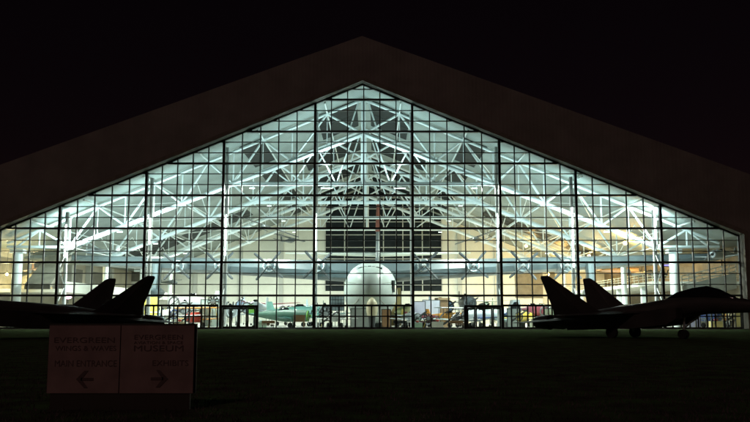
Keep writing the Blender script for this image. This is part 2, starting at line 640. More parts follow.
def make_truss(Y):
    t = MB()
    for s in (-1, 1):
        t.tube((CX + s * 0.0, Y, ztp(0)), (CX + s * 44.5, Y, ztp(44.5)), 0.18)
    top = t.build('roof_truss', M['steel'], B, smooth=True)
    lo = MB()
    for s in (-1, 1):
        lo.tube((CX, Y, zlow(0)), (CX + s * NODES[-1], Y, zlow(99)), 0.28)
        lo.tube((CX + s * NODES[-1], Y, zlow(99)), (CX + s * 44.5, Y, zlow(99)), 0.19)
    lo.build('lower_chord', M['steel'], top, smooth=True)
    ti = MB()
    zt = zlow(NODES[2])
    ti.tube((CX - NODES[2], Y, zt), (CX + NODES[2], Y, zt), 0.26)
    ti.build('tie_beam', M['steel'], top, smooth=True)
    kp = MB()
    kp.tube((CX, Y, zt), (CX, Y, ztp(0)), 0.3)
    kp.build('king_post', M['steel'], top, smooth=True)
    w = MB()
    for s in (-1, 1):
        for i, d in enumerate(NODES[1:], 1):
            for e in ([TOPS[i - 1]] + ([TOPS[i]] if i < len(TOPS) else [40.5])):
                w.tube((CX + s * d, Y, zlow(d)), (CX + s * e, Y, ztp(e)), 0.145, n=6)
            w.tube((CX + s * d, Y, zlow(d)), (CX + s * d, Y, ztp(d)), 0.11, n=6)
        w.tube((CX, Y, zlow(0)), (CX + s * TOPS[0], Y, ztp(TOPS[0])), 0.14, n=6)
        w.tube((CX + s * 2.2, Y, zlow(2.2)), (CX + s * 0.6, Y, ztp(0.6)), 0.1, n=6)
        # gusset plates where the webs meet
        for d in NODES[1:]:
            w.box((CX + s * d, Y, zlow(d)), (0.95, 0.12, 0.6))
        for d in TOPS:
            w.tube((CX + s * d, Y, zlow(d)), (CX + s * d, Y, ztp(d)), 0.06, n=6)
        # eave end: V under the slope
        w.tube((CX + s * 40.5, Y, zlow(99)), (CX + s * 40.5, Y, ztp(40.5)), 0.11, n=6)
        w.tube((CX + s * 40.5, Y, ztp(40.5)), (CX + s * 43.3, Y, zlow(99)), 0.13, n=6)
        # webs between the lower chord and the tie
        for (a, b) in ((3.4, 1.4), (3.4, 5.6), (9.0, 6.4), (9.0, 9.05), (9.0, 11.6)):
            w.tube((CX + s * a, Y, zt), (CX + s * b, Y, zlow(b)), 0.1, n=6)
    w.build('web', M['steel'], top, smooth=True)
    return top


t0 = make_truss(106.0)
for Y in (123.5, 143.0, 162.5):
    c = copy_tree(t0, B)
    c.location.y = Y - 106.0

for s in (-1, 1):
    for d in TOPS + [39.5]:
        m = MB()
        m.tube((CX + s * d, 100.6, ztp(d) + 0.1), (CX + s * d, YB, ztp(d) + 0.1), 0.1, n=6)
        m.build('purlin', M['steel'], B)
br = MB()
YT = [106.0, 123.5, 143.0, 162.5]
for s in (-1, 1):
    for k in range(3):
        ya, yb = YT[k], YT[k + 1]
        ym = (ya + yb) / 2
        for d in (22.8, 36.7):
            br.tube((CX + s * d, ya, zlow(d)), (CX + s * d, ym, ztp(d)), 0.055, n=6)
            br.tube((CX + s * d, ym, ztp(d)), (CX + s * d, yb, zlow(d)), 0.055, n=6)
            br.tube((CX + s * d, ya, zlow(d)), (CX + s * d, yb, zlow(d)), 0.055, n=6)
        for (d1, d2) in ((12.7, 19.6), (26.3, 33.3)):
            br.tube((CX + s * d1, ya, ztp(d1)), (CX + s * d2, yb, ztp(d2)), 0.06, n=6)
            br.tube((CX + s * d2, ya, ztp(d2)), (CX + s * d1, yb, ztp(d1)), 0.06, n=6)
br.build('roof_bracing', M['steel'], B)

# stout columns carrying the truss ends
for (px, Y) in ((16.5, 107.2), (675, 107.2)):
    x = at(px, 280, Y).x
    m = MB()
    m.tube((x, Y, 0), (x, Y, 9.5), 0.62, n=14)
    m.box((x, Y, 9.6), (1.7, 1.2, 0.5))
    m.build('hall_column', M['steel'], B, smooth=True)
for s in (-1, 1):
    for Y in YT[1:4]:
        m = MB()
        m.tube((CX + s * 37.6, Y, 0), (CX + s * 37.6, Y, zlow(99) - 0.1), 0.4, n=12)
        m.build('hall_column', M['steel'], B, smooth=True)

# ------------------------------------------------------------------ lamps
COOL = (0.86, 1.0, 0.95)
BLUW = (0.72, 0.97, 1.0)
WARMW = (0.93, 1.0, 0.93)


def point(loc, power, col, r=0.25):
    l = bpy.data.lights.new('lamp_light', 'POINT')
    l.energy = power
    l.color = col
    l.shadow_soft_size = r
    o = bpy.data.objects.new('lamp_light', l)
    COL.objects.link(o)
    o.location = loc
    return o


def area(loc, power, col, up, size=1.2):
    l = bpy.data.lights.new('lamp_light', 'AREA')
    l.shape = 'DISK'
    l.energy = power
    l.color = col
    l.size = size
    o = bpy.data.objects.new('lamp_light', l)
    COL.objects.link(o)
    o.location = loc
    o.rotation_euler = (PI if up else 0, 0, 0)
    return o


ordinal = ['first', 'second', 'third', 'fourth', 'fifth', 'sixth', 'seventh', 'eighth']
COL_LAMPS = ((0, 224, 258), (1, 217, 245), (2, 214, 256), (3, 213, 252), (5, 213, 262), (6, 207, 268), (7, 208, 240))
for n, (i, pa, pb) in enumerate(COL_LAMPS):
    x = MX[i]
    za, zb = at(375, pb, 102.1).z, at(375, pa, 102.1).z
    e = empty('tube_lamp', (x, 102.05, za), 0, 'tall white tube lamp on the %s lit column, counting from the left jet' % ordinal[n], 'lamp', 'tube lamps on the wind columns')
    a = MB()
    a.span((-0.16, 0.0, 0), (0.16, 0.1, zb - za))
    a.build('housing', M['steel'], e)
    b = MB()
    b.tube((0, -0.06, 0.1), (0, -0.06, zb - za - 0.1), 0.085, n=8)
    b.build('lamp_tube', M['tube_lamp'], e)
    for zz in (za + 1.0, zb - 0.8):
        fl_ = area((x, 102.6, zz), 1250, BLUW, True, 0.7)
        fl_.rotation_euler = (R(112), 0, 0)

# lamps hung from the tie beams, rows by truss; outer ones added as hall light
names_row = ['nearest', 'second', 'third', 'fourth', 'last']
zt_tie = zlow(NODES[2])
lamp_no = 0
for r, Y in enumerate(YT[:4]):
    for q, dx in enumerate((-30.5, -14.0, -4.6, 4.6, 14.0, 30.5)):
        if r > 0 and q in (2, 3):
            continue
        z = (zt_tie if abs(dx) < 20 else zlow(abs(dx))) - 0.55
        where = ['far out on the left rafter', 'near the left end', 'left of the middle', 'right of the middle', 'near the right end', 'far out on the right rafter'][q]
        e = empty('hanging_lamp', (CX + dx, Y, z), 0, 'slim lamp under the %s roof truss, %s' % (names_row[r], where), 'lamp', 'lamps hung under the roof trusses')
        a = MB()
        wl = 1.0 if q in (2, 3) else 0.45
        a.span((-0.75 * wl, -0.16, 0.02), (0.75 * wl, 0.16, 0.12))
        a.tube((-0.5 * wl, 0, 0.12), (-0.5 * wl, 0, 0.45), 0.02, n=4)
        a.tube((0.5 * wl, 0, 0.12), (0.5 * wl, 0, 0.45), 0.02, n=4)
        a.build('housing', M['steel'], e)
        b = MB()
        b.span((-0.7 * wl, -0.13, -0.04), (0.7 * wl, 0.13, 0.015))
        b.build('diffuser', M['cool_lamp'], e)
        if q in (0, 1, 4, 5):
            area((CX + dx, Y, z - 0.1), 5000, WARMW, False)
        else:
            area((CX + dx, Y - 1.3, z + 0.9), 700, BLUW, True, 1.6)  # added uplight, set off the lamp to brighten the roof apex

AMBER = (1.0, 0.58, 0.17)
for n, (px, py, Y, pw) in enumerate(((589, 256, 150, 4500), (625, 243, 128, 3500), (639, 245, 136, 5500), (526, 246, 168, 1300), (548, 274, 172, 5500))):  # the last lamp is added to warm the lower back wall
    q = at(px, py, Y)
    wh = ['close over the wing tip float', 'below the lower chord beside the column', 'nearest the violet panel', 'by the back wall pilasters', 'low by the back wall, behind the wing'][n]
    e = empty('amber_lamp', q, 0, 'glowing amber globe lamp %s' % wh, 'lamp', 'amber lamps on the warm side of the hall')
    a = MB()
    a.tube((0, 0, 0.28), (0, 0, 0.5), 0.2, 0.08, n=10)
    a.tube((0, 0, 0.5), (0, 0, 1.6), 0.03, n=5)
    a.build('housing', M['dark'], e)
    b = MB()
    b.ball((0, 0, 0), 0.3)
    b.build('globe', M['amber_lamp'], e, smooth=True)
    point((q.x, q.y - 0.5, q.z - 0.5), pw, AMBER, 0.3)

for n, (px, py, Y, pw) in enumerate(((7, 274, 112, 1500), (33, 282, 121, 2200))):  # globes added to give the left gallery warm light
    q = at(px, py, Y)
    e = empty('amber_lamp', q, 0, ['amber globe lamp beside the stout column at the low corner', 'amber globe lamp between the dark gallery openings'][n], 'lamp', 'amber lamps of the left gallery')
    a = MB()
    a.tube((0, 0, 0.2), (0, 0, 0.4), 0.15, 0.06, n=10)
    a.tube((0, 0, 0.4), (0, 0, 3.0), 0.025, n=5)
    a.build('housing', M['dark'], e)
    b = MB()
    b.ball((0, 0, 0), 0.2)
    b.build('globe', M['amber_lamp'], e, smooth=True)
    point((q.x, q.y - 0.4, q.z - 0.3), pw, (1.0, 0.80, 0.42), 0.25)

q = at(68, 297, 118)
e = empty('pink_lamp', q, 0, 'small pink glowing lamp on the gallery edge near the left jet', 'lamp')
m = MB()
m.ball((0, 0, 0), 0.35, sc=(1.5, 1, 0.8))
m.build('globe', M['pink_lamp'], e, smooth=True)
m = MB()
m.tube((0, 0, -0.9), (0, 0, -0.3), 0.06, n=6)
m.build('stem', M['dark'], e)

q = at(666, 264.5, 120)
e = empty('lit_panel', q, 0, 'small violet glowing panel beside the stout white column', 'panel')
m = MB()
m.box((0, 0, 0), (1.3, 0.1, 0.42))
m.build('screen', M['purple_sign'], e)
m = MB()
m.box((0, 0.12, 0), (1.5, 0.12, 0.62))
m.build('housing', M['dark'], e)

# ------------------------------------------------------------------ aerofoil and fuselage helpers
def oval(c, rx, rz, n=20, power=2.0, keel=0.0, axis='Y'):
    ring = []
    for i in range(n):
        t = 2 * PI * i / n
        cs, sn = math.cos(t), math.sin(t)
        x = math.copysign(abs(cs) ** (2 / power), cs) * rx
        z = math.copysign(abs(sn) ** (2 / power), sn) * rz
        if sn < 0:
            x *= 1 - keel * abs(sn) ** 1.5
        if axis == 'Y':
            ring.append((c[0] + x, c[1], c[2] + z))
        else:
            ring.append((c[0], c[1] + x, c[2] + z))
    return ring


def foil(le, chord, thick, up=(0, 0, 1), back=(0, 1, 0), n=7):
    """Aerofoil outline: leading edge point, chord along back, thickness along up."""
    le, up, back = Vector(le), Vector(up), Vector(back)
    prof = [(0, 0), (0.04, 0.35), (0.15, 0.46), (0.35, 0.5), (0.6, 0.38), (0.85, 0.16), (1, 0.02)]
    top = [le + back * (x * chord) + up * (z * thick) for x, z in prof]
    bot = [le + back * (x * chord) - up * (z * thick * 0.8) for x, z in reversed(prof[1:])]
    return top + bot


# ------------------------------------------------------------------ the giant flying boat
FB = empty('flying_boat', (-0.43, 116, 0), R(-1.5), 'giant pale eight engined flying boat filling the hall, nose to the glass', 'aircraft')
h = MB()
secs = [(-11.7, 4.9, 0.15, 0.2), (-11.45, 4.9, 0.95, 1.3), (-10.9, 4.75, 1.7, 2.2), (-10.0, 4.6, 2.45, 3.0), (-8.6, 4.5, 3.05, 3.6), (-6.5, 4.45, 3.4, 3.95),
        (-3, 4.45, 3.5, 4.1), (4, 4.5, 3.5, 4.1), (12, 4.9, 3.3, 3.8), (20, 5.9, 2.7, 3.2), (28, 7.4, 1.9, 2.5), (35, 8.9, 1.1, 1.8), (42, 10.3, 0.3, 0.8)]
h.loft([oval((0, y, cz), rx, rz, 28, 2.15, 0.3) for y, cz, rx, rz in secs])
hull = h.build('hull', M['hull'], FB, smooth=True)
c = MB()
for s in (-1, 1):
    for zz, fr in ((-0.55, 0.83), (0.35, 0.95)):
        pr_ = None
        for (y, cz, rx, rz) in secs[2:10]:
            zo_ = cz + zz * rz
            base = math.sqrt(max(0.0, 1 - abs(zz) ** 2.15)) ** (2 / 2.15)
            kx = (1 - 0.3 * abs(zz) ** 1.5) if zz < 0 else 1.0
            p_ = (s * rx * base * kx * 1.01, y, zo_)
            if pr_:
                c.tube(pr_, p_, 0.07 if zz < 0 else 0.03, n=6)
            pr_ = p_
c.build('chine', M['pier'], hull)
c = MB()
for i in range(7):
    a = (i - 3) * 0.23
    c.box((math.sin(a) * 2.05, -9.42 - math.cos(a) * 0.28 + 0.2 * abs(i - 3) * 0.35, 7.55 - abs(i - 3) * 0.06), (0.4, 0.35, 0.34), rz=a)
c.build('cockpit_windows', M['jet_glass'], hull)
c = MB()
for (x, y, z) in ((2.1, -9.9, 4.3), (-2.1, -9.9, 4.3)):
    c.box((x, y, z), (0.25, 0.3, 0.6), rz=0.6 if x > 0 else -0.6)
c.box((2.9, -8.85, 5.2), (0.2, 0.7, 1.5), rz=0.55)
c.build('hull_door', M['dark'], hull)
SPAN = 48.2


def wz(d):
    return 7.3 + 2.2 * d / SPAN


w = MB()
rings = []
for d in (-SPAN, -SPAN + 1.2, -40, -30, -20, -10, -3.2, 3.2, 10, 20, 30, 40, SPAN - 1.2, SPAN):
    a = abs(d)
    k = a / SPAN
    chord = 13.2 * (1 - 0.66 * k)
    th = 3.35 * (1 - 0.64 * k)
    if a >= SPAN - 0.01:
        chord *= 0.6
        th *= 0.35
    rings.append(foil((d, -3.0 + 3.4 * k, wz(a)), chord, th))
w.loft(rings)
wo = w.build('wing', M['wing'], FB, smooth=True)
EZ = 8.1
EN = (6.95, 13.45, 20.0, 25.8)
angs = iter((42, 50, 45, 47, 44, 49, 41, 46))
for s in (-1, 1):
    for d in EN:
        a = abs(d)
        k = a / SPAN
        y0 = -3.0 + 3.4 * k
        n_ = MB()
        n_.loft([oval((s * d, y0 - 2.1, EZ), 0.62, 0.62, 16), oval((s * d, y0 - 1.9, EZ), 0.82, 0.82, 16), oval((s * d, y0 - 0.8, EZ), 0.95, 0.95, 16),
                 oval((s * d, y0 + 1.5, EZ - 0.1), 0.9, 0.9, 16), oval((s * d, y0 + 5.0, EZ - 0.25), 0.4, 0.5, 16)])
        no = n_.build('engine_nacelle', M['wing'], FB, smooth=True)
        ri = MB()
        ri.torus((s * d, y0 - 2.05, EZ), 0.74, 0.1, 'Y')
        ri.build('cowl_ring', M['chrome'], no, smooth=True)
        pr = MB()
        pr.loft([oval((s * d, y0 - 3.0, EZ), 0.04, 0.04, 10), oval((s * d, y0 - 2.8, EZ), 0.22, 0.22, 10), oval((s * d, y0 - 2.2, EZ), 0.36, 0.36, 10)])
        po = pr.build('propeller', M['chrome'], FB, smooth=True)
        base = next(angs)
        for b4 in range(4):
            t = R(base + 90 * b4)
            dirv = Vector((math.cos(t), 0, math.sin(t)))
            per = Vector((-math.sin(t), 0.25, math.cos(t))).normalized()
            cen = Vector((s * d, y0 - 2.55, EZ))
            bl = MB()
            rr = []
            for (u, cw, tt) in ((0.25, 0.1, 0.14), (0.7, 0.12, 0.1), (1.3, 0.16, 0.07), (2.0, 0.19, 0.05), (2.4, 0.16, 0.04), (2.52, 0.08, 0.02)):
                q0 = cen + dirv * u
                rr.append([q0 - per * cw, q0 + Vector((0, tt, 0)), q0 + per * cw, q0 - Vector((0, tt, 0))])
            bl.loft(rr)
            bl.build('propeller_blade', M['blade_metal'] if math.sin(t) > 0 else M['dark'], po)
    # wing tip float on its strut
    d = 29.3
    f_ = MB()
    zf = 4.6
    f_.loft([oval((s * d, -3.4, zf + 0.3), 0.1, 0.1, 12), oval((s * d, -2.4, zf), 0.6, 0.65, 12, 2, 0.3), oval((s * d, 0.5, zf), 0.75, 0.8, 12, 2, 0.3), oval((s * d, 3.5, zf + 0.25), 0.1, 0.15, 12)])
    fo = f_.build('wing_float', M['wing'], FB, smooth=True)
    f_ = MB()
    f_.loft([foil((s * d, -2.2, zf + 0.5), 3.4, 1.0, up=(1, 0, 0)), foil((s * d, -1.8, wz(d) - 0.1), 3.4, 1.2, up=(1, 0, 0))])
    f_.build('float_strut', M['wing'], fo, smooth=True)
f_ = MB()
f_.loft([foil((0, 29.5, 9.8), 10.5, 0.9, up=(1, 0, 0)), foil((0, 33.5, 16.5), 7.2, 0.75, up=(1, 0, 0)), foil((0, 36.2, 22.0), 4.2, 0.45, up=(1, 0, 0)), foil((0, 37.2, 22.8), 2.2, 0.15, up=(1, 0, 0))])
f_.build('tail_fin', M['wing'], FB, smooth=True)
f_ = MB()
f_.loft([foil((0, 33.0, 16.3), 1.6, 0.98, up=(1, 0, 0)), foil((0, 35.5, 21.6), 1.2, 0.6, up=(1, 0, 0))])
f_.build('fin_stripe', M['fin_red'], FB, smooth=True)
f_ = MB()
f_.loft([foil((d, 33 + 0.12 * abs(d), 12.3 + 0.02 * abs(d)), 7.0 * (1 - 0.04 * abs(d)), 0.75 * (1 - 0.045 * abs(d))) for d in (-16.5, -8, 0, 8, 16.5)])
f_.build('tailplane', M['hull'], FB, smooth=True)
cr = MB()
for y in (-5, 6):
    cr.box((0, y, 0.3), (4.5, 0.8, 0.6))
    for s in (-1, 1):
        cr.box((s * 2.2, y, 0.75), (0.4, 0.8, 1.2))
cr.build('cradle', M['dark'], FB)

# ------------------------------------------------------------------ generic museum aircraft on the floor
def small_plane(name, loc, heading, label, body, wingc, L=8.0, span=10.0, wing_z=None, nose='radial', spin=(0.12, 0.12, 0.12), biplane=False, fin=None, cat='aircraft', group=None, gear=True, base=1.5, blade=35):
    """Local -Y is the nose; origin on the floor below the wing."""
    e = empty(name, loc, heading, label, cat, group)
    bp, wp, fp, sp = paint(body), paint(wingc), paint(fin or body), paint(spin)
    r = 0.085 * L
    yn = -0.36 * L
    zc = base
    m = MB()
    if nose == 'radial':
        sec = [(yn, zc, r * 0.75), (yn + 0.08, zc, r * 0.95), (yn + 0.12 * L, zc, r)]
    elif nose == 'sharp':
        sec = [(yn - 0.03 * L, zc, 0.03), (yn + 0.05 * L, zc, r * 0.5), (yn + 0.2 * L, zc, r * 0.9)]
    else:
        sec = [(yn, zc, 0.05), (yn + 0.02 * L, zc, r * 0.5), (yn + 0.12 * L, zc, r * 0.9)]
    sec += [(0.0, zc + 0.04, r * 1.05), (0.2 * L, zc + 0.08, r * 0.8), (0.42 * L, zc + 0.16, r * 0.42), (0.6 * L, zc + 0.22, 0.06)]
    m.loft([oval((0, y, z), rr * 0.85, rr * 1.08, 16) for y, z, rr in sec])
    m.build('fuselage', bp, e, smooth=True)
    if nose == 'radial':
        m = MB()
        m.torus((0, yn + 0.05, zc), r * 0.86, r * 0.14, 'Y')
        m.build('cowling', sp, e, smooth=True)
    if nose in ('radial', 'inline'):
        m = MB()
        m.loft([oval((0, yn - 0.45, zc), 0.02, 0.02, 8), oval((0, yn - 0.3, zc), 0.12, 0.12, 8), oval((0, yn, zc), 0.2, 0.2, 8)])
        po = m.build('propeller', sp, e, smooth=True)
        m = MB()
        for t in (R(blade), R(blade) + PI):
            dv = Vector((math.cos(t), 0, math.sin(t)))
            pv = Vector((-math.sin(t), 0.3, math.cos(t)))
            c0 = Vector((0, yn - 0.25, zc))
            m.loft([[c0 + dv * u - pv * cw, c0 + dv * u + Vector((0, 0.03, 0)), c0 + dv * u + pv * cw, c0 + dv * u - Vector((0, 0.03, 0))] for u, cw in ((0.1, 0.07), (0.7, 0.12), (1.2, 0.1), (1.35, 0.03))])
        m.build('blade', M['dark'], po)
    wz_ = wing_z if wing_z is not None else zc - r * 0.5
    ch = 0.2 * L
    m = MB()
    sw = 0.25 if nose == 'sharp' else 0.03
    m.loft([foil((d, -0.12 * L + sw * abs(d), wz_ + 0.05 * abs(d)), ch * (1 - 0.45 * abs(d) / (span / 2)), 0.22 * (1 - 0.5 * abs(d) / (span / 2))) for d in (-span / 2, -span / 4, 0, span / 4, span / 2)])
    m.build('wing', wp, e, smooth=True)
    if biplane:
        m = MB()
        m.loft([foil((d, -0.18 * L, wz_ + 1.5), ch, 0.18) for d in (-span / 2, 0, span / 2)])
        m.build('upper_wing', wp, e, smooth=True)
        m = MB()
        for s in (-1, 1):
            for yy in (-0.1 * L, 0.02 * L):
                m.tube((s * span * 0.33, yy, wz_ + 0.1 + 0.05 * span * 0.33), (s * span * 0.33, yy, wz_ + 1.5), 0.04, n=5)
                m.tube((s * 0.4, yy, zc), (s * 0.4, yy, wz_ + 1.5), 0.04, n=5)
        m.build('strut', M['dark'], e)
    m = MB()
    m.loft([foil((d, 0.46 * L + 0.1 * abs(d), zc + 0.25), 0.11 * L * (1 - 0.3 * abs(d) / (span * 0.18)), 0.12) for d in (-span * 0.18, 0, span * 0.18)])
    m.build('tailplane', wp, e, smooth=True)
    m = MB()
    m.loft([foil((0, 0.44 * L, zc + 0.2), 0.16 * L, 0.14, up=(1, 0, 0)), foil((0, 0.5 * L, zc + 0.17 * L), 0.09 * L, 0.08, up=(1, 0, 0))])
    m.build('tail_fin', fp, e, smooth=True)
    m = MB()
    m.loft([oval((0, y, zc + r * 0.75), 0.28, hz, 10) for y, hz in ((-0.08 * L, 0.1), (-0.04 * L, r * 0.75), (0.05 * L, r * 0.8), (0.14 * L, 0.1))])
    m.build('canopy', M['jet_glass'], e, smooth=True)
    if gear:
        wheels = [(-0.9, -0.1 * L, 0.32), (0.9, -0.1 * L, 0.32)]
        wheels.append((0, -0.27 * L, 0.26) if nose == 'sharp' else (0, 0.5 * L, 0.16))
        for (x, y, rr) in wheels:
            m = MB()
            m.tube((x - 0.09, y, rr + 0.02), (x + 0.09, y, rr + 0.02), rr, n=14)
            wo_ = m.build('wheel', M['rubber'], e, smooth=True)
            m = MB()
            m.tube((x * 0.8, y, rr), (x * 0.7, y, zc - r * 0.2), 0.06, n=6)
            m.build('gear_leg', M['chrome'], wo_)
    return e


def fx(px, Y):
    return (px - 375.0) * Y / F_PX


WHITE, GREY, SILV = (0.78, 0.8, 0.78), (0.32, 0.35, 0.36), (0.55, 0.62, 0.66)
NAVY, RED, ORANGE, GREEN, LIME, TEAL, YEL, BROWN, DK = (0.05, 0.1, 0.32), (0.5, 0.06, 0.04), (0.7, 0.32, 0.06), (0.10, 0.20, 0.15), (0.2, 0.45, 0.08), (0.07, 0.25, 0.24), (0.66, 0.5, 0.08), (0.22, 0.13, 0.06), (0.06, 0.07, 0.07)
PG = 'small aircraft parked on the hall floor'
planes = [
    (170, 107, 0.5, 'small white monoplane with a navy nose ring behind the bars near the left jet tail', WHITE, WHITE, dict(spin=NAVY, L=7, span=9, base=1.7)),
    (203, 110, -0.6, 'bright red biplane with orange wings beside the first entrance', RED, ORANGE, dict(biplane=True, L=7, span=8, base=1.3)),
    (186, 122, 0.2, 'grey stubby monoplane with dark wings behind the white monoplane', GREY, DK, dict(L=10, span=10, base=2.6)),
    (231, 113, 0.25, 'dull grey warplane with a silver nose ring behind the first entrance doors', GREY, GREY, dict(L=9, span=11, spin=SILV, blade=85, base=2.0)),
    (256, 124, -0.2, 'pale silver warplane further in behind the first entrance doors', SILV, SILV, dict(L=10, span=12, base=2.6)),
    (286, 107.5, 1.45, 'long green monoplane seen side on with a lime tail', GREEN, TEAL, dict(L=8.2, span=9, fin=LIME, spin=LIME, base=1.5)),
    (301, 120, 1.2, 'pale teal trainer side on behind the long green monoplane', (0.3, 0.6, 0.5), WHITE, dict(L=9, span=9, base=2.0)),
    (325, 114, 0.1, 'dark round nosed warplane facing the glass with teal tail fin', GREY, TEAL, dict(L=9, span=8, fin=TEAL, spin=DK, base=2.1)),
    (337, 106.5, -0.35, 'small white racer close to the glass beside the flying boat bow', WHITE, WHITE, dict(L=6, span=6, base=1.3, nose='inline')),
    (411, 106.5, 0.3, 'silver racer with yellow tail close to the glass past the flying boat bow', SILV, SILV, dict(L=6.5, span=6, base=1.3, fin=YEL)),
    (449, 111, 0.9, 'small orange biplane beside the brown tower', ORANGE, WHITE, dict(biplane=True, L=6.5, span=7, base=1.3)),
    (465, 119, 0.05, 'dark grey high winged plane looming behind the second entrance', DK, DK, dict(L=11, span=9.5, wing_z=4.1, base=3.2)),
    (479, 107, -0.9, 'blue and silver monoplane behind the second entrance doors', SILV, NAVY, dict(L=7.5, span=7.5, base=1.5)),
    (497, 114, 0.7, 'white jet trainer behind the second entrance doors', WHITE, WHITE, dict(L=9.5, span=7, nose='sharp', base=1.7)),
    (524, 108, -0.5, 'yellow monoplane behind the bars by the right jet tail', YEL, YEL, dict(L=7, span=8, base=1.4)),
    (541, 116, 0.5, 'grey and white jet behind the bars by the right jet tail', GREY, WHITE, dict(L=10, span=8, nose='sharp', base=1.9)),
    (702, 109, 0.4, 'navy monoplane glimpsed below the belly of the right jet', NAVY, SILV, dict(L=7, span=8, base=1.4)),
    (729, 112, -0.3, 'cream monoplane glimpsed below the nose of the right jet', (0.7, 0.6, 0.35), YEL, dict(L=7, span=7, base=1.5)),
    (120, 116, 0.3, 'silver jet between the two fins of the left jet', SILV, SILV, dict(L=10, span=8, nose='sharp', base=2.2)),
]
LB, PINK, OLIVE, CREAM, MAR, SKY, BLK = (0.3, 0.45, 0.65), (0.6, 0.35, 0.35), (0.13, 0.15, 0.06), (0.7, 0.66, 0.5), (0.25, 0.05, 0.07), (0.5, 0.68, 0.75), (0.03, 0.03, 0.03)
planes += [
    (163, 118, 0.7, 'sky blue monoplane behind the yellow display panel', SKY, WHITE, dict(L=8, span=8, base=1.6)),
    (193, 134, -0.4, 'white airliner nose deep in the hall behind the red biplane', WHITE, LB, dict(L=13, span=11, base=3.4)),
    (217, 128, 0.4, 'olive warplane deep in the hall behind the teal panel', OLIVE, OLIVE, dict(L=10, span=10, base=2.8)),
    (243, 140, 0.1, 'light blue warplane deep in the hall over the first entrance', LB, LB, dict(L=11, span=10, base=3.2, blade=80)),
    (270, 132, 0.8, 'cream and maroon cabin plane behind the green monoplane tail', CREAM, MAR, dict(L=9, span=11, wing_z=3.3, base=2.3)),
    (294, 138, -0.7, 'pink and white biplane deep behind the green monoplane nose', PINK, WHITE, dict(L=8, span=9, biplane=True, base=2.0)),
    (316, 127, 0.3, 'sky blue jet deep behind the dark round nosed warplane', SKY, SILV, dict(L=11, span=7, nose='sharp', base=2.2)),
    (407, 116, -0.5, 'olive and cream jet beside the yellow lit panel', OLIVE, CREAM, dict(L=10, span=7, nose='sharp', base=1.9)),
    (424, 109, 0.9, 'tiny maroon racer before the lilac panels', MAR, CREAM, dict(L=5.5, span=5.5, base=1.1)),
    (440, 124, 0.2, 'light blue warplane behind the brown tower', LB, SILV, dict(L=11, span=10, base=2.8)),
    (457, 106, -0.4, 'black and white racer just short of the second entrance', BLK, WHITE, dict(L=6, span=6, base=1.2, nose='inline')),
    (486, 126, -0.3, 'green and cream cabin plane deep behind the second entrance', GREEN, CREAM, dict(L=10, span=11, wing_z=3.6, base=2.5)),
    (508, 109, 0.8, 'sky blue racer low beside the cockpit section', SKY, SKY, dict(L=6, span=6, base=1.2)),
    (532, 112, 0.3, 'maroon warplane behind the yellow monoplane', MAR, SILV, dict(L=9, span=8, base=2.0)),
    (562, 112, -0.6, 'cream and green cabin plane between the fins of the right jet', CREAM, GREEN, dict(L=8, span=9, wing_z=2.8, base=1.9)),
    (610, 118, 0.5, 'olive trainer low behind the far fin of the right jet', OLIVE, YEL, dict(L=8, span=9, base=1.8)),
    (716, 118, 0.6, 'orange trainer deep in the corner below the right jet nose', ORANGE, WHITE, dict(L=8, span=8, base=1.6)),
]
for px, Y, hd, lab, bc, wc, kw in planes:
    small_plane('museum_plane', (fx(px, Y), Y, 0.02), hd, lab, bc, wc, group=PG, **kw)

# aircraft hung from the trusses
HG = 'small aircraft hung from the roof trusses'


def hanging_glider(px, py, Y, hd, roll, label, col, span=9.0):
    q = at(px, py, Y)
    e = empty('hanging_glider', q, hd, label, 'aircraft', HG)
    m = MB()
    m.loft([oval((0, y, z), rr * 0.8, rr, 12) for y, z, rr in ((-2.4, 0, 0.04), (-2.0, 0, 0.28), (-0.8, 0.05, 0.42), (0.6, 0.1, 0.25), (3.0, 0.2, 0.1), (3.4, 0.22, 0.03))])
    m.build('fuselage', paint(col), e, smooth=True)
    m = MB()
    m.loft([foil((d, -0.7, 0.5 + roll * d), 1.3 * (1 - 0.08 * abs(d)), 0.14) for d in (-span / 2, -span / 4, 0, span / 4, span / 2)])
    m.build('wing', paint(col), e, smooth=True)
    m = MB()
    m.loft([foil((d, 2.8, 0.3 + roll * d), 0.6, 0.07) for d in (-1.4, 0, 1.4)])
    m.loft([foil((0, 2.7, 0.2), 0.8, 0.07, up=(1, 0, 0)), foil((0, 3.0, 1.2), 0.5, 0.05, up=(1, 0, 0))])
    m.build('tail', paint(col), e, smooth=True)
    m = MB()
    zu = min(ztp(abs(q.x - CX)), 24) - q.z
    for d in (-span / 3, span / 3):
        m.tube((d, 0, 0.5 + roll * d), (d * 0.8, 0, zu), 0.02, n=4)
    m.build('hanging_wire', M['dark'], e)


